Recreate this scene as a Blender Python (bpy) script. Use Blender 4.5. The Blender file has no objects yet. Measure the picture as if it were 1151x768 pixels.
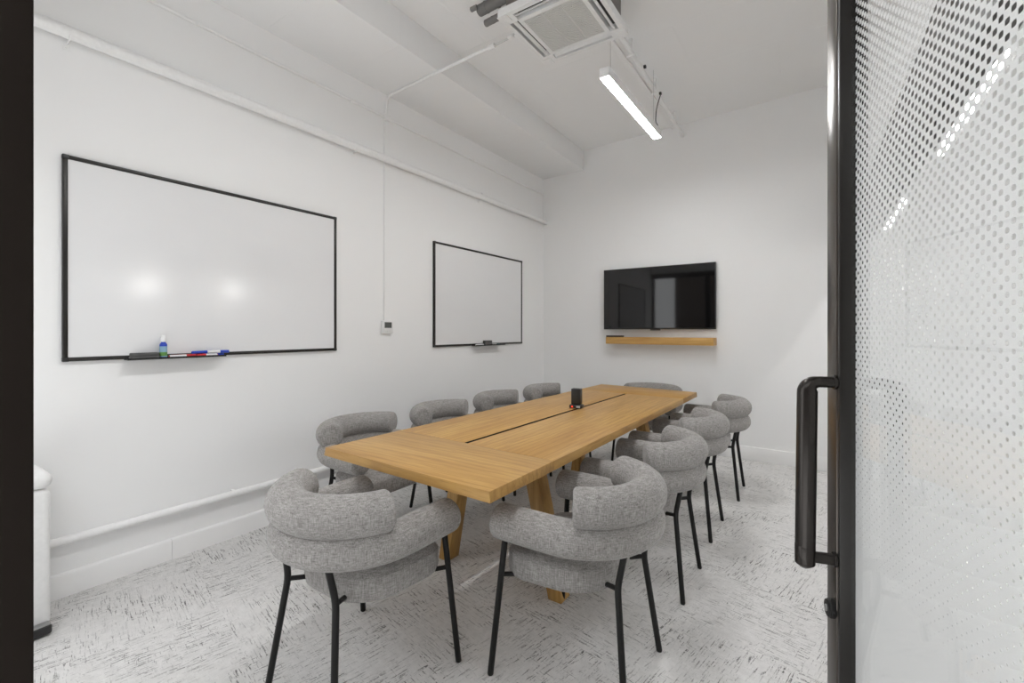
import bpy, bmesh, math, random
from mathutils import Vector, Matrix
random.seed(7)
sc = bpy.context.scene
COL = sc.collection
PI = math.pi

# ------------------------------------------------------------------ materials
def new_mat(name):
    m = bpy.data.materials.new(name); m.use_nodes = True
    nt = m.node_tree; nt.nodes.clear()
    out = nt.nodes.new('ShaderNodeOutputMaterial')
    return m, nt, out
def N(nt, t, **kw):
    n = nt.nodes.new(t)
    for k, v in kw.items():
        if k in n.inputs.keys() and not hasattr(n, k): n.inputs[k].default_value = v
        else: setattr(n, k, v)
    return n
def L(nt, a, b): nt.links.new(a, b)
def princ(nt, out, col=(.8,.8,.8), rough=.5, metal=0, spec=.5):
    b = nt.nodes.new('ShaderNodeBsdfPrincipled')
    b.inputs['Base Color'].default_value = (*col, 1)
    b.inputs['Roughness'].default_value = rough
    b.inputs['Metallic'].default_value = metal
    b.inputs['Specular IOR Level'].default_value = spec
    L(nt, b.outputs[0], out.inputs[0]); return b
def ramp(nt, fac, stops):
    r = nt.nodes.new('ShaderNodeValToRGB')
    el = r.color_ramp.elements
    while len(el) < len(stops): el.new(.5)
    for e, (p, c) in zip(el, stops):
        e.position = p; e.color = (c, c, c, 1) if not hasattr(c, '__len__') else (*c, 1)
    L(nt, fac, r.inputs[0]); return r
def mathn(nt, op, a, b=None):
    n = nt.nodes.new('ShaderNodeMath'); n.operation = op
    for i, v in enumerate((a, b)):
        if v is None: continue
        if isinstance(v, (int, float)): n.inputs[i].default_value = v
        else: L(nt, v, n.inputs[i])
    return n.outputs[0]
def objcoord(nt): return nt.nodes.new('ShaderNodeTexCoord').outputs['Object']
def mapped(nt, src, scale=(1,1,1), rot=(0,0,0), loc=(0,0,0)):
    m = nt.nodes.new('ShaderNodeMapping')
    m.inputs['Scale'].default_value = scale; m.inputs['Rotation'].default_value = rot; m.inputs['Location'].default_value = loc
    L(nt, src, m.inputs[0]); return m.outputs[0]
def noise(nt, vec, scale=1, detail=3, rough=.5, dist=0):
    n = nt.nodes.new('ShaderNodeTexNoise')
    n.inputs['Scale'].default_value = scale; n.inputs['Detail'].default_value = detail
    n.inputs['Roughness'].default_value = rough; n.inputs['Distortion'].default_value = dist
    L(nt, vec, n.inputs['Vector']); return n.outputs[0]
def bump(nt, h, b, strength=.2, dist=.01):
    n = nt.nodes.new('ShaderNodeBump'); n.inputs['Strength'].default_value = strength; n.inputs['Distance'].default_value = dist
    L(nt, h, n.inputs['Height']); L(nt, n.outputs[0], b.inputs['Normal'])
def mixc(nt, fac, a, b):
    n = nt.nodes.new('ShaderNodeMix'); n.data_type = 'RGBA'
    if isinstance(fac, (int, float)): n.inputs[0].default_value = fac
    else: L(nt, fac, n.inputs[0])
    for i, v in ((6, a), (7, b)):
        if isinstance(v, tuple): n.inputs[i].default_value = (*v, 1)
        else: L(nt, v, n.inputs[i])
    return n.outputs[2]

def plain(name, col, rough=.5, metal=0, spec=.5, grain=0):
    m, nt, out = new_mat(name); b = princ(nt, out, col, rough, metal, spec)
    v = noise(nt, objcoord(nt), 60, 3)
    c = mixc(nt, v, tuple(k*(1-.06) for k in col), tuple(min(1, k*1.06) for k in col))
    L(nt, c, b.inputs['Base Color'])
    if grain: bump(nt, noise(nt, objcoord(nt), 300, 2), b, grain, .002)
    return m

def paint(name, col, joints=False):
    m, nt, out = new_mat(name); b = princ(nt, out, col, .75, 0, .25)
    oc = objcoord(nt)
    big = noise(nt, oc, 1.3, 3); fine = noise(nt, oc, 45, 4, .6)
    L(nt, mixc(nt, big, tuple(k*.985 for k in col), col), b.inputs['Base Color'])
    h = mathn(nt, 'ADD', mathn(nt, 'MULTIPLY', fine, .25), big)
    if joints:
        br = nt.nodes.new('ShaderNodeTexBrick')
        br.inputs['Scale'].default_value = 1; br.inputs['Brick Width'].default_value = 1.25; br.inputs['Row Height'].default_value = .62
        br.inputs['Mortar Size'].default_value = .005; br.inputs['Mortar Smooth'].default_value = .5
        L(nt, mapped(nt, oc, loc=(.3, .25, 0)), br.inputs['Vector'])
        wob = noise(nt, oc, 3, 2)
        h = mathn(nt, 'ADD', h, mathn(nt, 'MULTIPLY', mathn(nt, 'MULTIPLY', br.outputs['Fac'], 5), wob))
        bump(nt, h, b, .35, .004)
    else:
        bump(nt, h, b, .18, .004)
    return m

WALL = paint('white wall paint', (.885,.885,.882))
CEIL = paint('white ceiling paint over board-marked concrete', (.875,.875,.872), True)
BASE = paint('white baseboard paint', (.86,.858,.852))
PIPE = plain('white painted steel pipe', (.86,.858,.853), .45, grain=.05)
PLAST = plain('white plastic', (.82,.82,.815), .35)
PLASTG = plain('pale grey plastic', (.55,.55,.54), .4)
SLATM = plain('warm grey plastic slats', (.68,.67,.65), .5)
DARKSLOT = plain('dark slot', (.05,.048,.045), .6)
INSUL = plain('grey pipe insulation', (.20,.195,.19), .8, grain=.3)
CASEM = plain('galvanised brown grey sheet', (.22,.20,.185), .5, .3)
BLACKM = plain('black powder coated steel', (.010,.0095,.009), .45, 0, .3, .05)
BLACKP = plain('black plastic', (.018,.018,.018), .35)
FRAMEB = plain('black anodised frame', (.028,.026,.024), .32, .5)
BRONZE = plain('dark bronze anodised aluminium', (.12,.106,.094), .28, .9)
HANDLEM = plain('oil rubbed black bronze', (.035,.031,.028), .27, .75)
JAMBM = plain('dark brown jamb paint', (.010,.007,.005), .6, 0, .12)
STEELM = plain('satin steel', (.45,.45,.45), .3, 1)
REDP = plain('red plastic', (.55,.015,.02), .4)
BLUEP = plain('blue plastic', (.015,.06,.5), .4)
GREENP = plain('green print', (.12,.30,.06), .5)
TEALP = plain('dark teal plastic', (.03,.09,.09), .4)
CHAR = plain('charcoal felt', (.11,.11,.11), .9, grain=.3)
LCD = plain('grey liquid crystal', (.10,.105,.10), .25)
REDLED = new_mat('red indicator')
_e = REDLED[1].nodes.new('ShaderNodeEmission'); _e.inputs[0].default_value = (1,.05,.02,1); _e.inputs[1].default_value = .8
REDLED[1].links.new(_e.outputs[0], REDLED[2].inputs[0]); REDLED = REDLED[0]

def wb():
    m, nt, out = new_mat('whiteboard enamel'); b = princ(nt, out, (.80,.802,.81), .13, 0, .5)
    s = noise(nt, mapped(nt, objcoord(nt), (1, 1.2, 3)), 2.5, 3)
    L(nt, mixc(nt, s, (.785,.787,.795), (.81,.811,.815)), b.inputs['Base Color'])
    return m
WBOARD = wb()
def tvm():
    m, nt, out = new_mat('television screen glass'); b = princ(nt, out, (.006,.006,.0065), .05, 0, .5)
    L(nt, ramp(nt, noise(nt, objcoord(nt), 4, 2), [(0, .04), (1, .05)]).outputs[0], b.inputs['Roughness'])
    return m
SCREEN = tvm()

def carpet():
    m, nt, out = new_mat('pale carpet tile with dark flecks'); b = princ(nt, out, (.6,.6,.6), .95, 0, .1)
    oc = mapped(nt, objcoord(nt), rot=(0, 0, math.radians(12)))
    sep = nt.nodes.new('ShaderNodeSeparateXYZ'); L(nt, oc, sep.inputs[0])
    T = .5
    fx = mathn(nt, 'FLOOR', mathn(nt, 'DIVIDE', sep.outputs[0], T)); fy = mathn(nt, 'FLOOR', mathn(nt, 'DIVIDE', sep.outputs[1], T))
    par = mathn(nt, 'ABSOLUTE', mathn(nt, 'MODULO', mathn(nt, 'ADD', fx, fy), 2))
    cid = nt.nodes.new('ShaderNodeCombineXYZ'); L(nt, fx, cid.inputs[0]); L(nt, fy, cid.inputs[1])
    def streak(sx, sy, lo, hi, z):
        ca = mapped(nt, oc, (sx, sy, 1), loc=(0, 0, z)); cb = mapped(nt, oc, (sy, sx, 1), loc=(3, 5, z))
        v = nt.nodes.new('ShaderNodeMix'); v.data_type = 'VECTOR'
        L(nt, par, v.inputs[0]); L(nt, ca, v.inputs[4]); L(nt, cb, v.inputs[5])
        ad = nt.nodes.new('ShaderNodeVectorMath'); ad.operation = 'ADD'
        sc_ = nt.nodes.new('ShaderNodeVectorMath'); sc_.operation = 'SCALE'; sc_.inputs[3].default_value = 13.7
        L(nt, cid.outputs[0], sc_.inputs[0]); L(nt, v.outputs[1], ad.inputs[0]); L(nt, sc_.outputs[0], ad.inputs[1])
        return ramp(nt, noise(nt, ad.outputs[0], 1, 4, .62, .35), [(lo, 0), (hi, 1)]).outputs[0]
    s1 = streak(12, 160, .57, .605, 0)
    s2 = streak(170, 15, .61, .65, 4)
    s3 = streak(5, 70, .60, .66, 9)
    patch = ramp(nt, noise(nt, oc, 4.5, 3, .6), [(.36, .2), (.56, 1)]).outputs[0]
    fine = noise(nt, oc, 260, 2)
    sp = ramp(nt, noise(nt, oc, 95, 2, .6), [(.40, 0), (.48, 1)]).outputs[0]
    f = mathn(nt, 'MULTIPLY', mathn(nt, 'MULTIPLY', mathn(nt, 'MAXIMUM', mathn(nt, 'MAXIMUM', s1, s3), mathn(nt, 'MULTIPLY', s2, .8)), patch), sp)
    base = mixc(nt, fine, (.63,.62,.61), (.80,.79,.78))
    base = mixc(nt, ramp(nt, noise(nt, mapped(nt, oc, (30, 30, 1)), 1, 4, .7), [(.35, 0), (.7, .5)]).outputs[0], base, (.52,.512,.502))
    c = mixc(nt, mathn(nt, "MULTIPLY", f, .78), base, (.03,.028,.027))
    L(nt, c, b.inputs['Base Color'])
    bump(nt, mathn(nt, 'SUBTRACT', fine, f), b, .35, .004)
    return m
CARPET = carpet()

def oak(name, axis, tone=1.0):
    m, nt, out = new_mat(name); b = princ(nt, out, (.5,.3,.12), .42, 0, .35)
    oc = objcoord(nt)
    def st(a, c): return (a, c, c) if axis == 'x' else ((c, a, c) if axis == 'y' else (c, c, a))
    broad = noise(nt, mapped(nt, oc, st(1.0, 7)), 1, 4, .55, .6)
    mid = noise(nt, mapped(nt, oc, st(2.2, 38), loc=(4, 2, 1)), 1, 5, .6, .8)
    pore = noise(nt, mapped(nt, oc, st(9, 260)), 1, 2, .5)
    ring = nt.nodes.new('ShaderNodeTexWave'); ring.wave_type = 'BANDS'
    ring.bands_direction = {'x': 'Y', 'y': 'X', 'z': 'X'}[axis]
    ring.inputs['Scale'].default_value = 4.5; ring.inputs['Distortion'].default_value = 9; ring.inputs['Detail'].default_value = 3
    ring.inputs['Detail Scale'].default_value = .7
    L(nt, mapped(nt, oc, st(.45, 2.0)), ring.inputs['Vector'])
    t = tone
    c = mixc(nt, ramp(nt, broad, [(.25, 0), (.75, 1)]).outputs[0], (.43*t,.235*t,.066*t), (.60*t,.375*t,.130*t))
    c = mixc(nt, ramp(nt, mid, [(.42, 0), (.68, .55)]).outputs[0], c, (.32*t,.160*t,.045*t))
    c = mixc(nt, ramp(nt, ring.outputs[0], [(.62, 0), (1, .28)]).outputs[0], c, (.27*t,.125*t,.035*t))
    c = mixc(nt, ramp(nt, pore, [(.58, 0), (.72, .35)]).outputs[0], c, (.20*t,.10*t,.04*t))
    L(nt, c, b.inputs['Base Color'])
    bump(nt, mathn(nt, 'MULTIPLY', mathn(nt, 'ADD', pore, mid), -.5), b, .12, .002)
    return m
OAKY = oak('oak grain lengthwise', 'y'); OAKX = oak('oak grain crosswise', 'x')
OAKZ = oak('oak grain upright', 'z', .85); OAKS = oak('rustic oak shelf', 'x', 1.15)

def fabric():
    m, nt, out = new_mat('heathered grey upholstery'); b = princ(nt, out, (.35,.34,.33), .95, 0, .15)
    oc = objcoord(nt)
    a = noise(nt, mapped(nt, oc, (300, 300, 36)), 1, 3, .6)
    c_ = noise(nt, mapped(nt, oc, (48, 48, 400), loc=(3, 1, 7)), 1, 3, .6)
    d = noise(nt, oc, 9, 3)
    f = mathn(nt, 'MULTIPLY', mathn(nt, 'ADD', a, c_), .5)
    w = ramp(nt, f, [(.34, (.145,.136,.129)), (.50, (.32,.306,.294)), (.66, (.475,.458,.442))]).outputs[0]
    w = mixc(nt, ramp(nt, d, [(.35, 0), (.7, .25)]).outputs[0], w, (.20,.188,.18))
    L(nt, w, b.inputs['Base Color'])
    b.inputs['Sheen Weight'].default_value = .15
    bump(nt, f, b, .5, .003)
    return m
FABRIC = fabric()

def glass(name, tint=(.99,.992,.991)):
    m, nt, out = new_mat(name)
    t = nt.nodes.new('ShaderNodeBsdfTransparent'); t.inputs[0].default_value = (*tint, 1)
    g = nt.nodes.new('ShaderNodeBsdfGlossy'); g.inputs['Roughness'].default_value = .01
    fr = nt.nodes.new('ShaderNodeFresnel')
    geo = nt.nodes.new('ShaderNodeNewGeometry')           # the same reflectance entering and leaving the thin pane
    L(nt, mathn(nt, 'ADD', 1.45, mathn(nt, 'MULTIPLY', geo.outputs['Backfacing'], 1/1.45 - 1.45)), fr.inputs[0])
    v = noise(nt, objcoord(nt), 2, 2)
    x = nt.nodes.new('ShaderNodeMixShader')
    L(nt, mathn(nt, 'MULTIPLY', fr.outputs[0], mathn(nt, 'ADD', mathn(nt, 'MULTIPLY', v, .02), .6)), x.inputs[0])
    L(nt, t.outputs[0], x.inputs[1]); L(nt, g.outputs[0], x.inputs[2]); L(nt, x.outputs[0], out.inputs[0])
    return m
GLASS = glass('clear glass')

def film():
    # frosted window film: a staggered lattice of clear dots that grow towards the top
    m, nt, out = new_mat('graduated dot frosted film')
    sep = nt.nodes.new('ShaderNodeSeparateXYZ'); L(nt, objcoord(nt), sep.inputs[0])
    PX, PZ = .0185, .0165
    cx = mathn(nt, 'COSINE', mathn(nt, 'MULTIPLY', sep.outputs[0], 2*PI/PX))
    cz = mathn(nt, 'COSINE', mathn(nt, 'MULTIPLY', sep.outputs[2], 2*PI/PZ))
    g = mathn(nt, 'MULTIPLY', cx, cz)
    mr = nt.nodes.new('ShaderNodeMapRange'); mr.clamp = False
    mr.inputs['From Min'].default_value = .86; mr.inputs['From Max'].default_value = 1.70
    mr.inputs['To Min'].default_value = 1.0; mr.inputs['To Max'].default_value = .02
    L(nt, sep.outputs[2], mr.inputs[0])
    t = mathn(nt, 'MAXIMUM', mr.outputs[0], -.45)
    hole = mathn(nt, 'MULTIPLY', mathn(nt, 'SUBTRACT', g, t), 9)
    cl = nt.nodes.new('ShaderNodeClamp'); L(nt, hole, cl.inputs[0])
    d = nt.nodes.new('ShaderNodeBsdfDiffuse'); d.inputs[0].default_value = (.86,.862,.858, 1)
    tr = nt.nodes.new('ShaderNodeBsdfTranslucent'); tr.inputs[0].default_value = (.86,.862,.858, 1)
    fr = nt.nodes.new('ShaderNodeMixShader'); fr.inputs[0].default_value = .4
    L(nt, d.outputs[0], fr.inputs[1]); L(nt, tr.outputs[0], fr.inputs[2])
    cleard = nt.nodes.new('ShaderNodeBsdfTransparent')
    x = nt.nodes.new('ShaderNodeMixShader')
    L(nt, cl.outputs[0], x.inputs[0]); L(nt, fr.outputs[0], x.inputs[1]); L(nt, cleard.outputs[0], x.inputs[2]); L(nt, x.outputs[0], out.inputs[0])
    return m
FILM = film()

def emit(name, col, s):
    m, nt, out = new_mat(name); e = nt.nodes.new('ShaderNodeEmission')
    e.inputs[0].default_value = (*col, 1); e.inputs[1].default_value = s
    L(nt, e.outputs[0], out.inputs[0]); return m
LAMP = emit('lit lamp diffuser', (.99, .995, 1), 31)
LAMPC = emit('lit corridor lamp diffuser', (1, .99, .98), 19)
SCONCE = emit('lit sconce globe', (1, .98, .95), 10)

# ------------------------------------------------------------------ mesh helpers
def box(bm, x0, x1, y0, y1, z0, z1, bev=0, seg=2, M=None):
    vs = [bm.verts.new((x, y, z)) for x in (x0, x1) for y in (y0, y1) for z in (z0, z1)]
    fs = [(0,1,3,2), (4,6,7,5), (0,4,5,1), (2,3,7,6), (0,2,6,4), (1,5,7,3)]
    faces = [bm.faces.new([vs[i] for i in f]) for f in fs]
    if bev:
        es = list({e for f in faces for e in f.edges})
        r = bmesh.ops.bevel(bm, geom=es, offset=bev, segments=seg, affect='EDGES', profile=.5)
        vs = list({v for f in r['faces'] for v in f.verts} | {v for v in vs if v.is_valid})
    if M is not None:
        for v in vs: v.co = M @ v.co
    return vs
def prism(bm, top, zt, zb, grow=0, bev=.002):
    """slab between a top outline (list of xy) and a bottom outline (list of xy or grow)"""
    bot = grow if hasattr(grow, '__len__') else top
    a = [bm.verts.new((x, y, zt)) for x, y in top]; b = [bm.verts.new((x, y, zb)) for x, y in bot]
    fs = [bm.faces.new(a), bm.faces.new(b[::-1])]
    n = len(a)
    for i in range(n): fs.append(bm.faces.new((a[i], b[i], b[(i+1) % n], a[(i+1) % n])))
    if bev:
        bmesh.ops.bevel(bm, geom=list({e for f in fs for e in f.edges}), offset=bev, segments=2, affect='EDGES', profile=.5)
def frames(pts):
    P = [Vector(p) for p in pts]; n = len(P); T = []
    for i in range(n):
        t = (P[min(i+1, n-1)] - P[max(i-1, 0)]).normalized(); T.append(t)
    ref = Vector((0, 0, 1)) if abs(T[0].z) < .95 else Vector((1, 0, 0))
    out = []; u = T[0].cross(ref).normalized()
    for i in range(n):
        u = (u - T[i]*u.dot(T[i])).normalized(); v = T[i].cross(u); out.append((P[i], T[i], u, v))
    return out
def tube(bm, pts, r, seg=12, fillet=0, caps=True):
    fr = frames(pts); n = len(fr)
    R = r if hasattr(r, '__len__') else [r]*n
    rings = []
    def ring(c, u, v, rad): return [bm.verts.new(c + u*math.cos(2*PI*k/seg)*rad + v*math.sin(2*PI*k/seg)*rad) for k in range(seg)]
    def endrings(i, sign):
        c, t, u, v = fr[i]; res = []
        for a in (90, 67, 45, 22):
            a = math.radians(a); res.append(ring(c + t*sign*fillet*math.sin(a), u, v, R[i] - fillet + fillet*math.cos(a)))
        return res
    if fillet: rings += endrings(0, -1)
    for i in range(n): c, t, u, v = fr[i]; rings.append(ring(c, u, v, R[i]))
    if fillet: rings += endrings(n-1, 1)[::-1]
    for a, b in zip(rings, rings[1:]):
        for k in range(seg): bm.faces.new((a[k], a[(k+1) % seg], b[(k+1) % seg], b[k]))
    if caps:
        bm.faces.new(rings[0][::-1]); bm.faces.new(rings[-1])
def lathe(bm, prof, seg=24, c=(0, 0, 0)):
    rings = []
    for r, z in prof:
        rings.append([bm.verts.new((c[0]+r*math.cos(2*PI*k/seg), c[1]+r*math.sin(2*PI*k/seg), c[2]+z)) for k in range(seg)])
    for a, b in zip(rings, rings[1:]):
        for k in range(seg): bm.faces.new((a[k], a[(k+1) % seg], b[(k+1) % seg], b[k]))
    bm.faces.new(rings[0][::-1]); bm.faces.new(rings[-1])
def bend(pts, rad, n=6):
    """polyline with rounded corners"""
    P = [Vector(p) for p in pts]; out = [P[0]]
    for a, b, c in zip(P, P[1:], P[2:]):
        d1 = (a-b).normalized(); d2 = (c-b).normalized(); k = min(rad, (a-b).length*.45, (c-b).length*.45)
        s, e = b + d1*k, b + d2*k
        for i in range(n+1):
            t = i/n; out.append(s*(1-t)**2 + b*2*t*(1-t) + e*t*t)
    out.append(P[-1]); return out
def BM(): return bmesh.new()
def obj(name, bm, mat, parent=None, smooth=True, loc=None, angle=40):
    bmesh.ops.recalc_face_normals(bm, faces=bm.faces)
    me = bpy.data.meshes.new(name); bm.to_mesh(me); bm.free()
    if smooth:
        for p in me.polygons: p.use_smooth = True
        try: me.set_sharp_from_angle(angle=math.radians(angle))
        except Exception: pass
    me.materials.append(mat)
    o = bpy.data.objects.new(name, me); COL.objects.link(o)
    if parent: o.parent = parent
    if loc: o.location = loc
    return o
def thing(name, label, cat, loc=(0,0,0), rz=0, group=None):
    o = bpy.data.objects.new(name, None); COL.objects.link(o)
    o.empty_display_size = .1
    o.location = loc; o.rotation_euler = (0, 0, rz); o['label'] = label; o['category'] = cat
    if group: o['group'] = group
    return o
def tag(o, label, cat, group=None, kind=None):
    o['label'] = label; o['category'] = cat
    if group: o['group'] = group
    if kind: o['kind'] = kind
    return o
def struct(name, bm, mat, label=None, parent=None):
    o = obj(name, bm, mat, parent, smooth=True, angle=30)
    if parent is None: o['kind'] = 'structure'
    if label: o['label'] = label
    return o
def dup(root, loc, rz, label, group):
    r = root.copy(); COL.objects.link(r); r.location = loc; r.rotation_euler = (0, 0, rz); r['label'] = label; r['group'] = group
    for ch in list(root.children):
        c = ch.copy(); COL.objects.link(c); c.parent = r
        for g in ch.children:
            d = g.copy(); COL.objects.link(d); d.parent = c
    return r

# ------------------------------------------------------------------ camera
cam = bpy.data.cameras.new('camera'); co = bpy.data.objects.new('camera', cam); COL.objects.link(co)
FPX = 516.0
cam.sensor_fit = 'HORIZONTAL'; cam.sensor_width = 36; cam.lens = FPX/1151*36
cam.shift_y = -(384-371.5)/1151; cam.clip_start = .02
co.location = (0, 0, 1.3); co.rotation_euler = (PI/2, 0, math.atan(349.5/516))
sc.camera = co

# ------------------------------------------------------------------ room shell
XL = -3.08; ZC = 3.55
def yback(x): return 5.125 - .0525*x          # the back wall is a touch out of square
def xright(y): return .375 - .023*y           # so is the glazed side
bm = BM(); box(bm, XL-.15, 3.0, -.25, 12.0, -.1, 0); struct('floor', bm, CARPET)
bm = BM(); box(bm, XL-.15, 3.0, -.2, 12.0, ZC, ZC+.2); struct('ceiling', bm, CEIL)
bm = BM(); box(bm, XL-.15, XL, -.2, 5.6, 0, ZC); struct('wall_left', bm, WALL)
bm = BM(); prism(bm, [(XL-.15, yback(XL-.15)), (XL-.15, yback(XL-.15)+.15), (.3, yback(.3)+.15), (.3, yback(.3))], ZC, 0, bev=0); struct('wall_back', bm, WALL)
bm = BM(); prism(bm, [(XL, .10), (-2.445, .10), (-2.475, yback(-2.475)), (XL, yback(XL))], ZC, 3.305, bev=.004); struct('ceiling_beam', bm, CEIL)
# baseboards
bm = BM()
prof = [(0, 0), (.022, 0), (.022, .095), (.016, .108), (.004, .114), (0, .114)]
y0, y1 = .13, yback(XL)
for ya, yb in ((y0, 1.075), (1.0765, 3.1), (3.1015, y1)):
    a = [bm.verts.new((XL+x, ya, z)) for x, z in prof]; b = [bm.verts.new((XL+x, yb, z)) for x, z in prof]
    for i in range(len(prof)): bm.faces.new((a[i], a[(i+1) % 6], b[(i+1) % 6], b[i]))
    bm.faces.new(a[::-1]); bm.faces.new(b)
struct('baseboard_left', bm, BASE)
bm = BM()
prism(bm, [(XL+.024, yback(XL+.024)), (xright(5.1), yback(.26)), (xright(5.1), yback(.26)-.014), (XL+.024, yback(XL+.024)-.014)], .134, 0, bev=.003)
struct('baseboard_back', bm, BASE)

# glazed side partition: white bulkhead, black header beam, glass with black posts, the corridor beyond
def rslab(bm, ya, yb, z0, z1, t0=0, t1=.09, bev=.002):
    prism(bm, [(xright(ya)+t0, ya), (xright(ya)+t1, ya), (xright(yb)+t1, yb), (xright(yb)+t0, yb)], z1, z0, bev=bev)
bm = BM(); rslab(bm, .12, 5.10, 2.45, ZC); struct('wall_right', bm, WALL)
bm = BM(); rslab(bm, .12, 5.10, 2.08, 2.448, .005, .085); struct('trim_1', bm, FRAMEB)
ys = [.12, 1.35, 2.6, 3.85, 5.10]
for i in range(4):
    w = thing('window_%d' % (i+1), 'clear glazed bay of the side partition', 'window'); w['kind'] = 'structure'
    del w['category']; del w['label']
    bm = BM(); ya, yb = ys[i]+.001, ys[i+1]-.001
    rslab(bm, ya, yb, 0, .06, .02, .07); obj('window_frame', bm, FRAMEB, w)
    bm = BM(); rslab(bm, ya+.001, yb-.001, .061, 2.079, .04, .05, 0); obj('window_glass', bm, GLASS, w, smooth=False)
bm = BM(); box(bm, 2.3, 2.45, -.2, 11.2, 0, ZC); struct('wall_corridor_side', bm, WALL)
bm = BM(); box(bm, .302, 2.298, 9.3, 9.45, 0, ZC); struct('wall_corridor_end', bm, WALL)
bm = BM(); box(bm, .18, .30, 5.30, 9.45, 0, ZC); struct('wall_corridor_inner', bm, WALL)

# front: black door frame and glazed partition around the camera's doorway
bm = BM(); box(bm, XL, 2.298, .035, .11, 2.53, ZC); struct('wall_front', bm, WALL)
bm = BM(); box(bm, -.76, -.664, .03, .114, 0, 2.43, .002); struct('trim_2', bm, JAMBM)
bm = BM(); box(bm, XL, .47, .03, .114, 2.431, 2.529, .002); struct('trim_3', bm, JAMBM)
bm = BM(); box(bm, .275, .37, .03, .114, 0, 2.43, .002); struct('trim_4', bm, JAMBM)
bm = BM(); box(bm, XL-.15, 3.0, -2.6, -2.5, 0, ZC); struct('wall_lobby', bm, plain('dark brown timber lining', (.05,.036,.027), .6))
for i, (xa, xb) in enumerate(((XL+.002, -1.92), (-1.919, -.761))):
    w = bpy.data.objects.new('window_%d' % (i+5), None); COL.objects.link(w); w['kind'] = 'structure'
    bm = BM()
    box(bm, xa, xa+.045, .045, .1, 0, 2.43, .002); box(bm, xb-.045, xb, .045, .1, 0, 2.43, .002); box(bm, xa+.046, xb-.046, .045, .1, 0, .08, .002)
    obj('window_frame', bm, FRAMEB, w)
    bm = BM(); box(bm, xa+.046, xb-.046, .068, .078, .081, 2.43); obj('window_glass', bm, GLASS, w, smooth=False)

# ------------------------------------------------------------------ the open glass door
DW, DT, DH = .93, .046, 2.40
door = bpy.data.objects.new('door_1', None); COL.objects.link(door); door['kind'] = 'structure'
door['label'] = 'open black framed glass door with frosted dot film and black pull handle'
door.location = (.007, 1.093, 0); door.rotation_euler = (0, 0, math.atan2(-.96, .2807))
Z0 = .012
bm = BM(); box(bm, 0, .0495, 0, DT, Z0, DH, .0015); o = obj('door_stile', bm, BRONZE, door); o['label'] = 'dark bronze closing stile'
bm = BM(); box(bm, .0515, .062, .0012, DT-.0012, Z0+.07, DH-.07, .001); box(bm, .049, .053, .006, DT-.006, Z0+.07, DH-.07); obj('glazing_bead', bm, FRAMEB, door)
bm = BM(); box(bm, DW-.067, DW, 0, DT, Z0, DH, .0015); obj('door_stile', bm, BRONZE, door)
bm = BM(); box(bm, .0625, DW-.0675, 0, DT, DH-.07, DH, .0015); obj('door_rail', bm, BRONZE, door)
bm = BM(); box(bm, .0625, DW-.0675, 0, DT, Z0, Z0+.07, .0015); obj('door_rail', bm, BRONZE, door)
bm = BM(); box(bm, .0625, DW-.0675, .019, .025, Z0+.071, DH-.071); obj('glass_pane', bm, GLASS, door, smooth=False)
bm = BM(); box(bm, .0625, DW-.0675, .0256, .0262, Z0+.071, DH-.071); o = obj('frosted_film', bm, FILM, door, smooth=False); o['label'] = 'white frosted film with clear dots growing upward'
def pull(side):
    s = 1 if side == 'front' else -1
    y_face = 0 if s == 1 else DT
    y = y_face - s*.0505; zt, zb, x = 1.203, .872, .047
    bm = BM()
    # a straight grip leaning out of the upper post in a swept bend, the lower post set into the grip's rounded end
    pts = bend([(x, y_face - s*.0005, zt), (x, y + s*.004, zt), (x, y, zb-.012)], .032, 10)
    tube(bm, pts, [.0105]*2 + [.0105 + .0065*min(1, i/8) for i in range(len(pts)-2)], 20, .004)
    tube(bm, [(x, y, zb+.02), (x, y, zb-.006)], .017, 20, .0165)
    tube(bm, [(x, y_face - s*.0005, zb), (x, y + s*.003, zb)], .0105, 20)
    for z in (zt, zb): tube(bm, [(x, y_face - s*.0001, z), (x, y_face - s*.004, z)], .0135, 20, .001)
    return obj('pull_handle', bm, HANDLEM, door)
pull('front'); pull('back')
bm = BM()
LZ = .773
tube(bm, [(.033, -.0001, LZ), (.033, -.006, LZ)], .0175, 28, .002); tube(bm, [(.033, -.006, LZ), (.033, -.010, LZ)], .0155, 28, .0012)
lk = obj('lock_cylinder', bm, BLACKM, door)
bm = BM(); tube(bm, [(.033, -.0098, LZ), (.033, -.0128, LZ)], .0062, 20, .0006); kw = obj('keyway', bm, STEELM, lk)
for z in (.3, 1.2, 2.1):
    bm = BM(); tube(bm, [(DW+.007, -.006, z-.05), (DW+.007, -.006, z+.05)], .006, 14, .001); obj('hinge', bm, BLACKM, door)

# ------------------------------------------------------------------ conference table
table = thing('conference_table', 'long honey oak conference table with a black centre slit and splayed board legs', 'table', (-1.42, 2.84, 0))
def tl(p): return (p[0]+1.42, p[1]-2.84)
A, B_, C_, D = (-.941, 1.251), (-1.936, 1.295), (-1.876, 4.405), (-.930, 4.300)
def lerp(a, b, t): return (a[0]+(b[0]-a[0])*t, a[1]+(b[1]-a[1])*t)
def edge_pt(a, b, y): return lerp(a, b, (y-a[1])/(b[1]-a[1]))
n0, n1 = edge_pt(A, D, 1.700), edge_pt(B_, C_, 1.760)
f0, f1 = edge_pt(A, D, 3.838), edge_pt(B_, C_, 3.885)
ZT, TH_ = .75, .040
def slab(name, top, out_l, out_r, mat):
    bm = BM(); t = [tl(p) for p in top]
    bot = [(x + (out_r if i in (0, 3) else -out_l), y) for i, (x, y) in enumerate(t)]
    prism(bm, t, ZT, ZT-TH_, bot, .0018); return obj(name, bm, mat, table, angle=25)
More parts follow.
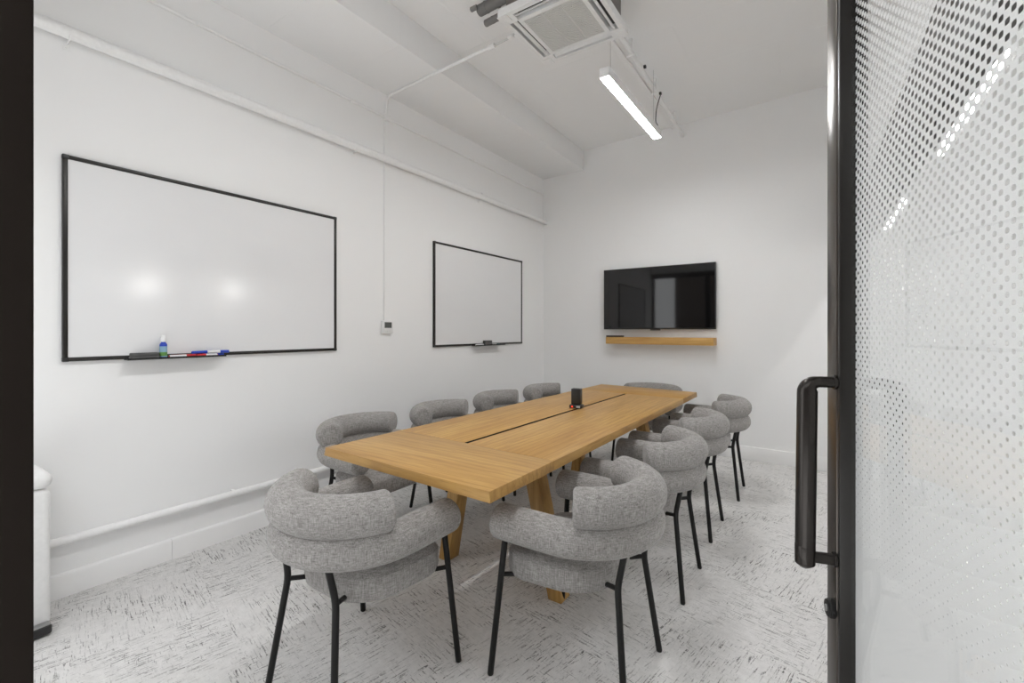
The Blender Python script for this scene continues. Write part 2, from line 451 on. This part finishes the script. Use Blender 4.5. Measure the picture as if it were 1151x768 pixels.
slab('breadboard_end', [A, B_, n1, n0], .012, .004, OAKX)
slab('breadboard_end', [f0, f1, C_, D], .012, .004, OAKX)
e = .0012
def mid(a, b, off): m_ = lerp(a, b, .5); return (m_[0]+off, m_[1])
n0e, n1e, f0e, f1e = (n0[0], n0[1]+e), (n1[0], n1[1]+e), (f0[0], f0[1]-e), (f1[0], f1[1]-e)
mn, mf = lerp(n0e, n1e, .512), lerp(f0e, f1e, .51)
slit = .0105
slab('tabletop_board', [n0e, (mn[0]+slit, mn[1]), (mf[0]+slit, mf[1]), f0e], 0, .004, OAKY)
slab('tabletop_board', [(mn[0]-slit, mn[1]), n1e, f1e, (mf[0]-slit, mf[1])], .012, 0, OAKY)
bm = BM()
for s in (-1, 1):
    a, b = sorted((s*slit, s*(slit-.0015)))
    prism(bm, [tl((m_[0]+o_, m_[1]+q_)) for m_, o_, q_ in ((mn, a, .001), (mn, b, .001), (mf, b, -.001), (mf, a, -.001))], ZT-.001, ZT-TH_, bev=0)
obj('slit_shade_strips', bm, BLACKM, table, smooth=False)  # black strips added on the slit's inner walls, standing in for its shade
for yy in (2.0, 3.62):
    bm = BM(); box(bm, -.36, .36, yy-2.84-.05, yy-2.84+.05, ZT-TH_-.075, ZT-TH_-.0005, .004); obj('crossbar', bm, OAKX, table)
    for s in (-1, 1):
        bm = BM()
        xt, xb, hw, hd = s*(.21 if s > 0 else .245), s*.358, .04, .046
        y = yy-2.84-.022
        top = [(xt-hw, y-hd), (xt+hw, y-hd), (xt+hw, y+hd), (xt-hw, y+hd)]; bot = [(xb-hw*.9, y-hd), (xb+hw*.9, y-hd), (xb+hw*.9, y+hd), (xb-hw*.9, y+hd)]
        prism(bm, top, ZT-TH_-.0752, 0, bot, .004); obj('leg', bm, OAKZ, table, angle=25)
# ---- tower on the table
tw = thing('conference_speaker', 'small black upright tower with a wider foot standing on the oak table', 'speaker', (-1.447, 2.955, ZT), math.radians(8))
bm = BM(); box(bm, -.046, .046, -.036, .036, 0, .026, .008, 3); base = obj('base', bm, BLACKP, tw)
bm = BM(); box(bm, -.034, .034, -.026, .026, .0262, .138, .006, 3); obj('column', bm, BLACKP, tw)
bm = BM(); tube(bm, [(-.022, -.0362, .013), (-.022, -.0372, .013)], .006, 14); o = obj('indicator_light', bm, REDLED, base); o['label'] = 'small red light'
bm = BM(); box(bm, .008, .036, -.0375, -.0362, .006, .02, .0004); obj('button', bm, PLASTG, base)

# ------------------------------------------------------------------ chairs
def make_chair():
    t = thing('armchair', 'x', 'chair')
    R = .25
    arm = [(R*1.02, y, .576) for y in (.216, .16, .11, .05)]
    arc = [(R*math.cos(a), R*math.sin(a), .574) for a in [math.radians(d) for d in range(0, -181, -10)]]
    arm2 = [(-x, y, z) for x, y, z in arm[::-1]]
    path = arm + arc + arm2
    n = len(path)
    rad = []
    for x, y, z in path:
        k = max(0, min(1, (.2 - y)/.4)); rad.append(.066 - .001*k)
    bm = BM(); tube(bm, path, rad, 24, .022); lower = obj('arm_roll', bm, FABRIC, t, angle=180)
    a0 = 18
    arc2 = [(R*math.cos(a)*1.0, R*math.sin(a)*1.0, .684) for a in [math.radians(-d) for d in range(a0, 181-a0, 7)]]
    bm = BM(); tube(bm, arc2, .0715, 24, .02); obj('back_roll', bm, FABRIC, t, angle=180)
    # seat
    out = []
    def corner(cx, cy, r, a0_, a1_, k):
        for i in range(k+1):
            a = math.radians(a0_ + (a1_-a0_)*i/k); out.append((cx + r*math.cos(a), cy + r*math.sin(a)))
    corner(.155, .150, .085, 0, 90, 8); corner(-.155, .150, .085, 90, 180, 8)
    corner(-.045, .02, .185, 183, 268, 12); corner(.045, .02, .185, 272, 357, 12)
    prof_ = [(.06, .352), (.02, .356), (.004, .368), (0, .385), (0, .442), (.0015, .4465), (.0045, .4485), (.0065, .4515), (.016, .461), (.045, .473), (.09, .480), (.15, .483)]
    bm = BM(); rings = []
    for ins, z in prof_:
        rr = []
        for x, y in out:
            l = math.hypot(x, y); k = (l-ins)/l; rr.append(bm.verts.new((x*k, y*k, z)))
        rings.append(rr)
    m = len(out)
    for a, b in zip(rings, rings[1:]):
        for i in range(m): bm.faces.new((a[i], a[(i+1) % m], b[(i+1) % m], b[i]))
    bm.faces.new(rings[0][::-1]); bm.faces.new(rings[-1])
    obj('seat', bm, FABRIC, t, angle=60)
    for s in (-1, 1):
        bm = BM(); tube(bm, [(s*.254, .200, .53), (s*.290, .245, .004)], .0118, 12)
        tube(bm, [(s*.2901, .2451, .004), (s*.2902, .2452, 0)], .010, 12)
        lg = obj('leg', bm, BLACKM, t)
        bm = BM(); tube(bm, [(s*.264, .213, .378), (s*.20, .16, .366)], .009, 8); obj('bracket', bm, BLACKM, lg)
        bm = BM(); tube(bm, bend([(s*.128, -.222, .525), (s*.142, -.200, .40), (s*.195, -.246, .004)], .03, 5), .0118, 12)
        tube(bm, [(s*.1951, -.2461, .004), (s*.1952, -.2462, 0)], .010, 12)
        lg = obj('leg', bm, BLACKM, t)
        bm = BM(); tube(bm, [(s*.142, -.201, .394), (s*.10, -.11, .378)], .009, 8); obj('bracket', bm, BLACKM, lg)
    return t
chair = make_chair()
G = 'grey armchairs around the oak table'
seats = [
    (-.795, 1.68, 90, 'grey upholstered armchair beside the glass door, first of four on that side'),
    (-.80, 2.45, 91, 'grey upholstered armchair on the glass door side, second from the door'),
    (-.815, 3.205, 90, 'grey upholstered armchair on the glass door side, third from the door'),
    (-.785, 4.045, 92, 'grey upholstered armchair on the glass door side, fourth and nearest the television wall'),
    (-1.475, 1.13, 0, 'grey upholstered armchair alone at the table end facing the television'),
    (-2.30, 1.86, -90, 'grey upholstered armchair between table and whiteboard wall, beside the wider whiteboard with markers'),
    (-2.26, 2.57, -90, 'grey upholstered armchair on the whiteboard side, below the wall thermostat'),
    (-2.25, 3.29, -90, 'grey upholstered armchair on the whiteboard side, third from the doorway'),
    (-2.18, 3.98, -90, 'grey upholstered armchair on the whiteboard side, fourth and nearest the television wall'),
    (-1.43, 4.54, 180, 'grey upholstered armchair at the far table end, its back to the television'),
]
for i, (x, y, a, lab) in enumerate(seats):
    if i == 0:
        chair.location = (x, y, 0); chair.rotation_euler = (0, 0, math.radians(a)); chair['label'] = lab; chair['group'] = G
    else: dup(chair, (x, y, 0), math.radians(a), lab, G)

# ------------------------------------------------------------------ whiteboards
def whiteboard(y0, y1, z0, z1, label, ty0, ty1):
    t = thing('whiteboard', label, 'whiteboard', (XL, (y0+y1)/2, z0), 0, 'whiteboards on the long wall')
    w = (y1-y0)/2; h = z1-z0; f = .020
    bm = BM(); box(bm, .004, .0155, -w+.01, w-.01, .01, h-.01); obj('writing_surface', bm, WBOARD, t, smooth=False)
    bm = BM()
    box(bm, .0005, .021, -w, -w+f, f, h-f, .003); box(bm, .0005, .021, w-f, w, f, h-f, .003)
    box(bm, .0005, .021, -w+f, w-f, 0, f, .003); box(bm, .0005, .021, -w+f, w-f, h-f, h, .003)
    obj('frame', bm, FRAMEB, t)
    for sy in (-1, 1):
        for z in (0, h-f):
            bm = BM(); ya = -w-.0015 if sy < 0 else w-f-.006
            box(bm, .0005, .0235, ya, ya+f+.0075, z-.0015, z+f+.0015, .005, 3); obj('corner_cap', bm, BLACKP, t)
    yc = (y0+y1)/2
    bm = BM(); a, b = ty0-yc, ty1-yc
    box(bm, .0215, .083, a, b, -.004, -.001, .0006); box(bm, .080, .083, a, b, -.0008, .006, .0006); box(bm, .0215, .024, a, b, -.0008, .012, .0006)
    obj('pen_tray', bm, BLACKM, t)
    return t
Z1, Z2 = 1.147, 1.140
whiteboard(.622, 2.142, Z1, 2.160, 'wide black framed whiteboard near the doorway, with red and blue markers in its tray', .858, 1.335)
whiteboard(3.198, 4.742, Z2, 2.152, 'black framed whiteboard beyond the thermostat, nearest the television wall', 3.76, 4.29)
def eraser(y0, y1, z, label, hgt, xo=.034):
    t = thing('whiteboard_eraser', label, 'eraser', (XL+xo, (y0+y1)/2, z), 0, 'whiteboard erasers')
    w = (y1-y0)/2
    bm = BM(); box(bm, 0, .044, -w, w, 0, hgt*.45, .002); obj('felt_pad', bm, CHAR, t)
    bm = BM(); box(bm, .001, .043, -w+.001, w-.001, hgt*.45+.0002, hgt, .005, 3); obj('grip', bm, plain('dark grey foam', (.085,.085,.083), .8), t)
eraser(.875, 1.0, Z1-.001, 'long charcoal eraser in the wider whiteboard tray beside the spray bottle', .034)
eraser(3.93, 4.05, Z2-.001, 'dark block eraser in the tray of the whiteboard beyond the thermostat', .052)
sp = thing('spray_bottle', 'small white capped cleaner spray bottle with blue and green label in whiteboard tray', 'bottle', (XL+.056, 1.022, Z1-.001))
bm = BM(); lathe(bm, [(.015, 0), (.0175, .003), (.0175, .072), (.0165, .079), (.011, .086), (.010, .09)], 20); obj('bottle_body', bm, BLUEP, sp)
bm = BM(); lathe(bm, [(.0178, .008), (.0178, .066)], 20)
lb = obj('bottle_label', bm, plain('pale blue print', (.25,.42,.55), .5), sp)
bm = BM(); lathe(bm, [(.0181, .014), (.0181, .034)], 20); obj('label_band', bm, GREENP, lb)
bm = BM(); lathe(bm, [(.0125, .0902), (.0125, .112), (.010, .116), (.010, .124), (.008, .127)], 18); obj('spray_cap', bm, PLAST, sp)
def marker(y, z, x, capmat, bodymat, label, rz=0, ln=.125, group='markers in the whiteboard trays'):
    t = thing('whiteboard_marker', label, 'marker', (XL+x, y, z+.0085), rz, group)
    bm = BM(); tube(bm, [(0, -ln/2, 0), (0, ln/2-.045, 0)], .0083, 14, .002); obj('barrel', bm, bodymat, t)
    bm = BM(); tube(bm, [(0, ln/2-.0448, 0), (0, ln/2, 0)], .0088, 14, .002); obj('cap', bm, capmat, t)
    bm = BM(); tube(bm, [(0, -ln/2-.005, 0), (0, -ln/2-.0002, 0)], .0068, 12, .001); obj('end_plug', bm, capmat, t)
zt = Z1-.001
marker(1.112, zt, .066, REDP, PLAST, 'white marker with red cap, lying at the front of the tray beside the spray bottle')
marker(1.125, zt, .045, REDP, REDP, 'all red marker lying behind the white one in the wider whiteboard tray')
marker(1.235, zt, .066, REDP, PLAST, 'white marker with red cap, lying mid tray in front of a blue marker', PI, .105)
marker(1.215, zt+.0178, .054, BLUEP, BLUEP, 'all blue marker lying across the top of the red capped marker', math.radians(14), .11)
marker(1.283, zt, .046, BLUEP, BLUEP, 'all blue marker lying against the frame at the tray end', 0, .10)
marker(1.30, zt+.0178, .058, BLUEP, PLAST, 'white marker with blue cap, topmost at the tray end', math.radians(-8), .11)
marker(3.84, Z2-.001, .066, PLAST, PLAST, 'white marker at the doorway end of the tray beyond the thermostat', 0, .125)
marker(4.12, Z2-.001, .066, TEALP, PLASTG, 'grey marker with dark teal cap beside the dark block eraser')
marker(4.21, Z2-.001, .046, BLACKP, TEALP, 'dark teal marker lying at the television end of the tray', 0, .12)

# ------------------------------------------------------------------ thermostat and conduits on the long wall
th = thing('thermostat', 'small white wall thermostat with grey display under a thin conduit', 'thermostat', (XL, 2.632, 1.275))
bm = BM(); box(bm, .0005, .030, -.055, .055, 0, .108, .005, 3); body = obj('body', bm, PLAST, th)
bm = BM(); box(bm, .0302, .032, -.038, .038, .046, .094, .001); obj('display', bm, LCD, th)
for k in (-1, 0, 1):
    bm = BM(); box(bm, .0302, .0325, k*.022-.008, k*.022+.008, .016, .026, .001); obj('button', bm, PLAST, th)
bm = BM(); tube(bm, [(XL+.0072, 2.610, 1.384), (XL+.0072, 2.614, 3.08)], .0065, 10)
v = obj('thermostat_conduit', bm, PIPE); tag(v, 'thin vertical white conduit dropping to the thermostat', 'conduit')
hp = thing('wall_pipe', 'thick white pipe running along the long wall above the whiteboards', 'pipe', (XL+.045, 2.7, 2.737))
ye = yback(XL)-2.7
bm = BM(); tube(bm, [(0, -2.585, .012), (0, ye, -.008)], .0305, 20); obj('pipe_run', bm, PIPE, hp)
bm = BM(); tube(bm, [(-.025, -2.585, .045), (-.025, ye, .025)], .005, 8); obj('cable', bm, PIPE, hp)
for y in (-2.06, -.4, 1.2):
    bm = BM()
    tube(bm, [(-.0445 if k in (0, 8) else -.008+.0335*math.sin(PI*(k-1)/6), y, .004+.0335*math.cos(PI*(k-1)/6) if k not in (0, 8) else (.0375 if k == 0 else -.0295)) for k in range(9)], .004, 8)
    box(bm, -.0445, -.040, y-.014, y+.014, -.062, -.028, .002); tube(bm, [(-.040, y, -.048), (-.036, y, -.048)], .006, 10, .001)
    obj('pipe_clamp', bm, PIPE, hp)
tp = thing('wall_conduit', 'thin white conduit along the long wall just under the ceiling beam', 'conduit', (XL+.014, 2.7, 3.105))
bm = BM(); tube(bm, [(0, -2.585, .02), (0, 0, 0), (0, ye, -.006)], .0105, 12); obj('pipe_run', bm, PIPE, tp)
bm = BM(); box(bm, -.0135, .016, -.105, -.035, -.022, .024, .004); obj('junction_box', bm, PIPE, tp)
for y in (-.42, 1.1, 2.1):
    bm = BM(); tube(bm, [(0, y-.012, 0), (0, y+.012, 0)], .0145, 12, .001); obj('coupling', bm, PIPE, tp)
cc = thing('ceiling_conduit', 'thin white conduit climbing from the wall and crossing the ceiling beam toward the air conditioner', 'conduit', (0, 0, 0))
bm = BM(); tube(bm, bend([(XL+.012, 2.625, 3.128), (XL+.012, 2.64, 3.28), (XL+.05, 2.64, 3.292), (-2.42, 2.607, 3.29), (-1.93, 2.585, 3.29)], .03), .0115, 12); obj('pipe_run', bm, PIPE, cc)
bm = BM(); tube(bm, [(-1.95, 2.586, 3.29), (-1.90, 2.584, 3.29)], .018, 12, .003); obj('coupling', bm, PIPE, cc)
bm = BM(); tube(bm, bend([(-1.90, 2.584, 3.29), (-1.76, 2.578, 3.292), (-1.735, 2.577, 3.30), (-1.66, 2.577, 3.35)], .03), .007, 10); obj('cable', bm, PLASTG, cc)
bm = BM(); box(bm, -1.775, -1.735, 2.56, 2.596, 3.283, 3.302, .003); obj('connector', bm, PIPE, cc)
lp = thing('skirting_pipe', 'white heating pipe running along the long wall just above the baseboard', 'pipe', (XL+.032, 2.7, .279))
bm = BM(); tube(bm, [(0, -2.585, 0), (0, ye, 0)], .0205, 18); obj('pipe_run', bm, PIPE, lp)
for y in (-1.3, .3, 1.9):
    bm = BM(); box(bm, -.0315, .002, y-.009, y+.009, -.024, .024, .004); obj('pipe_clamp', bm, PIPE, lp)

# ------------------------------------------------------------------ television and shelf
ang = math.atan(-.0525)
XT = -1.535
tv = thing('television', 'wide black flat television hung on the white end wall', 'television', (XT, yback(XT), 1.312), math.radians(.3))
bm = BM(); box(bm, -.616, .616, -.088, -.052, 0, .70, .004); obj('cabinet', bm, BLACKP, tv)
bm = BM(); box(bm, -.608, .608, -.0895, -.0882, .016, .692); obj('screen', bm, SCREEN, tv, smooth=False)
bm = BM(); box(bm, -.065, .045, -.091, -.072, -.012, -.0005, .003); obj('sensor_bar', bm, BLACKP, tv)
bm = BM(); box(bm, -.30, .30, -.0515, -.019, .2, .5, .004); obj('wall_mount', bm, BLACKM, tv)
sh = thing('wall_shelf', 'thick rustic oak floating shelf below the television', 'shelf', (-1.515, yback(-1.515), 1.143), ang)
bm = BM(); box(bm, -.597, .597, -.14, -.001, 0, .080, .003); obj('shelf_board', bm, OAKS, sh)
bm = BM(); box(bm, -.594, -.39, -.138, -.085, 0, .018, .003); mb = obj('media_box', bm, BLACKP)
mb.location = (-1.515, yback(-1.515), 1.2232); mb.rotation_euler = (0, 0, ang); tag(mb, 'slim black media box lying on the oak shelf end', 'media box')

# ------------------------------------------------------------------ air conditioner cassette
ZA = 3.27
ac = thing('air_conditioner', 'square white ceiling cassette air conditioner with a grey slatted grille', 'air conditioner', (-1.385, 2.655, ZA))
h = .312
bm = BM(); box(bm, -.275, .275, -.275, .275, .052, ZC-ZA-.0005, .004); obj('casing', bm, CASEM, ac)
bm = BM()
gi, si0, si1, sl = .195, .222, .282, .215     # grille half, slot inner/outer, slot half length
# face built as rails so that the four air slots are real openings
zt0, zt1 = 0, .050
def rail(x0, x1, y0, y1, z0=zt0, z1=zt1): box(bm, x0, x1, y0, y1, z0, z1, .0015)
rail(-h, h, si1, h); rail(-h, h, -h, -si1); rail(-h, -si1, -si1, si1); rail(si1, h, -si1, si1)
for sx in (-1, 1):
    for sy in (-1, 1):
        xa, xb = sorted((sx*sl, sx*si1)); ya, yb = sorted((sy*sl, sy*si1)); rail(xa, xb, ya, yb)
rail(-si0, si0, gi, si0); rail(-si0, si0, -si0, -gi); rail(-si0, -gi, -gi, gi); rail(gi, si0, -gi, gi)
for sx in (-1, 1):
    xa, xb = sorted((sx*si0, sx*sl)); 
obj('panel', bm, PLAST, ac, smooth=False)
for sx in (-1, 1):
    for sy in (-1, 1):
        xa, xb = sorted((sx*.245, sx*(h+.004))); ya, yb = sorted((sy*.245, sy*(h+.004)))
        bm = BM(); box(bm, xa, xb, ya, yb, -.006, -.0002, .0025, 3); obj('corner_pad', bm, PLAST, ac)
bm = BM()
for k in range(26):
    y = -gi + .007 + k*(2*gi-.014)/25; box(bm, -gi, gi, y-.0045, y+.0045, .002, .014)
for x in (-.065, .065): box(bm, x-.003, x+.003, -gi, gi, .0005, .015)
obj('intake_grille', bm, SLATM, ac, smooth=False)
bm = BM(); box(bm, -gi, gi, -gi, gi, .030, .036); obj('filter_mesh', bm, plain('dark grey filter mesh', (.10,.098,.095), .8), ac, smooth=False)
for k in range(4):
    M = Matrix.Rotation(k*PI/2, 4, 'Z')
    bm = BM(); box(bm, si0, si1, -sl, sl, .044, .049, M=M); lv = obj('air_outlet', bm, DARKSLOT, ac, smooth=False)
    bm = BM(); Mt = M @ Matrix.Translation((.252, 0, .010)) @ Matrix.Rotation(math.radians(28), 4, 'Y')
    box(bm, -.012, .012, -sl+.004, sl-.004, -.0025, .0025, .001, M=Mt); obj('louver', bm, PLAST, lv)
ip = thing('insulated_pipe', 'grey foam insulated refrigerant pipe pair at the side of the air conditioner', 'pipe')
for dy, dz, r, xe in ((0, .035, .036, -1.915), (.03, -.045, .022, -1.885)):
    bm = BM(); tube(bm, [(-1.661, 2.43+dy, 3.42+dz), (xe, 2.44+dy, 3.42+dz)], r, 16, .006)
    for x in (xe+.06, xe+.15): tube(bm, [(x-.006, 2.437+dy, 3.42+dz), (x+.006, 2.437+dy, 3.42+dz)], r*1.06, 16, .001)
    obj('insulated_sleeve', bm, INSUL, ip)
bm = BM(); tube(bm, [(-1.91, 2.40, 3.455), (-1.955, 2.40, 3.455)], .016, 12, .003); obj('pipe_stub', bm, INSUL, ip)
bm = BM(); tube(bm, bend([(-1.60, 2.30, 3.5155), (-1.98, 2.30, 3.5155), (-1.99, 2.1, 3.5155), (-1.6, 1.7, 3.5155), (-1.5, .12, 3.5155)], .15, 8), .034, 14)
dr = obj('drain_hose', bm, PIPE); tag(dr, 'thick white hose curving along the ceiling above the insulated pipes', 'hose')

# ------------------------------------------------------------------ pendant lamps
def pendant(x, y0, y1, z, label, mat, wires=True, group='linear pendant lamps'):
    t = thing('pendant_lamp', label, 'lamp', (x, (y0+y1)/2, z), 0, group)
    l = (y1-y0)/2; w = .034
    bm = BM(); box(bm, -w, w, -l, l, .012, .062, .002); box(bm, -w, -w+.0025, -l, l, -.002, .0118); box(bm, w-.0025, w, -l, l, -.002, .0118)
    box(bm, -w+.003, w-.003, -l, -l+.003, -.002, .0118); box(bm, -w+.003, w-.003, l-.003, l, -.002, .0118)
    obj('housing', bm, PLAST, t)
    bm = BM(); box(bm, -w+.003, w-.003, -l+.0035, l-.0035, -.005, .0115, .003); obj('diffuser', bm, mat, t)
    for s in (-1, 1):
        bm = BM(); tube(bm, [(0, s*(l-.11), .062), (0, s*(l-.11), ZC-z)], .0012, 6); tube(bm, [(0, s*(l-.11), .062), (0, s*(l-.11), .075)], .006, 8); obj('suspension_wire', bm, STEELM, t)
    return t
pendant(-1.212, 2.89, 4.08, 3.0, 'lit white linear pendant hanging over the table beyond the air conditioner', LAMP)
pendant(-1.212, .62, 1.81, 3.0, 'lit white linear pendant over the doorway end of the table', LAMP)
pendant(.82, 3.50, 5.33, 2.80, 'lit linear pendant in the corridor, seen through the dotted glass nearer the door', LAMPC)
pendant(.775, 6.80, 8.74, 2.80, 'lit linear pendant further down the corridor, seen through the dotted glass', LAMPC)
for y, lab in ((2.605, 'round lit globe sconce on the corridor wall, nearer the doorway'), (3.81, 'round lit globe sconce on the corridor wall, further from the doorway')):
    s_ = thing('wall_sconce', lab, 'lamp', (2.3, y, 1.965), 0, 'corridor sconces')
    bm = BM(); tube(bm, [(-.0005, 0, 0), (-.03, 0, 0)], .07, 20, .004); obj('backplate', bm, BLACKM, s_)
    bm = BM(); bmesh.ops.create_uvsphere(bm, u_segments=24, v_segments=14, radius=.1, matrix=Matrix.Translation((-.13, 0, 0))); obj('globe', bm, SCONCE, s_)
# strut, conduit and cable beside the lamp
st = thing('ceiling_strut', 'white cable strut with conduit running along the ceiling to the television wall', 'strut')
bm = BM(); box(bm, -1.385, -1.335, 3.0, yback(-1.36)-.001, 3.528, 3.5495, .002); obj('channel', bm, PIPE, st)
bm = BM(); tube(bm, [(-1.215, 2.75, 3.455), (-1.245, 4.15, 3.44), (-1.268, yback(-1.268)-.001, 3.425)], .021, 14); obj('conduit', bm, PIPE, st)
for y in (3.45, 4.12, 4.85):
    xx = -1.215 - .0245*(y-2.9)
    bm = BM(); box(bm, xx-.012, xx+.012, y-.012, y+.012, 3.42, ZC-.0005, .002); box(bm, xx-.032, xx+.032, y-.01, y+.01, 3.412, 3.424, .002); obj('hanger', bm, PIPE, st)
for x, y, z in ((-1.19, 3.67, 3.436), (-1.205, 4.15, 3.43)):
    bm = BM(); box(bm, x-.010, x+.010, y-.012, y+.012, z-.018, z+.004, .003); obj('cable_clip', bm, BLACKP, st)
bm = BM(); tube(bm, bend([(-1.205, 4.15, 3.408), (-1.255, 4.20, 3.33), (-1.262, 4.19, 3.20), (-1.20, 4.05, 3.10), (-1.212, 4.04, 3.063)], .08, 8), .0045, 8)
cb = obj('lamp_cable', bm, BLACKP); tag(cb, 'short black power cable dangling from the ceiling strut to the lamp end', 'cable')

# ------------------------------------------------------------------ pedal bin
bn = thing('pedal_bin', 'slim white pedal bin standing at the doorway end of the long wall', 'bin', (-2.895, .378, 0), math.radians(0))
bm = BM(); box(bm, -.13, .13, -.15, .150, .022, .615, .025, 4); obj('bin_body', bm, PLAST, bn)
bm = BM(); box(bm, -.137, .137, -.157, .157, .618, .688, .032, 5); obj('lid', bm, PLAST, bn)
bm = BM(); box(bm, -.126, .126, -.146, .146, 0, .021, .008, 3); obj('base', bm, BLACKP, bn)
bm = BM(); box(bm, .1305, .172, -.06, .145, .008, .046, .008, 3); pd = obj('pedal', bm, BLACKP, bn)
bm = BM(); box(bm, .134, .170, -.05, .14, .0462, .050, .0012); obj('pedal_plate', bm, STEELM, pd)

# ------------------------------------------------------------------ light and view
w = bpy.data.worlds.new('world'); sc.world = w; w.use_nodes = True
bg = w.node_tree.nodes['Background']; bg.inputs[0].default_value = (.97, .985, 1, 1); bg.inputs[1].default_value = 1.15
vs = sc.view_settings
sc.display_settings.display_device = 'sRGB'
vs.view_transform = 'Standard'; vs.look = 'None'; vs.gamma = 1; vs.use_curve_mapping = False
vs.exposure = 1.36
sc.cycles.max_bounces = 14; sc.cycles.diffuse_bounces = 8; sc.cycles.transparent_max_bounces = 16
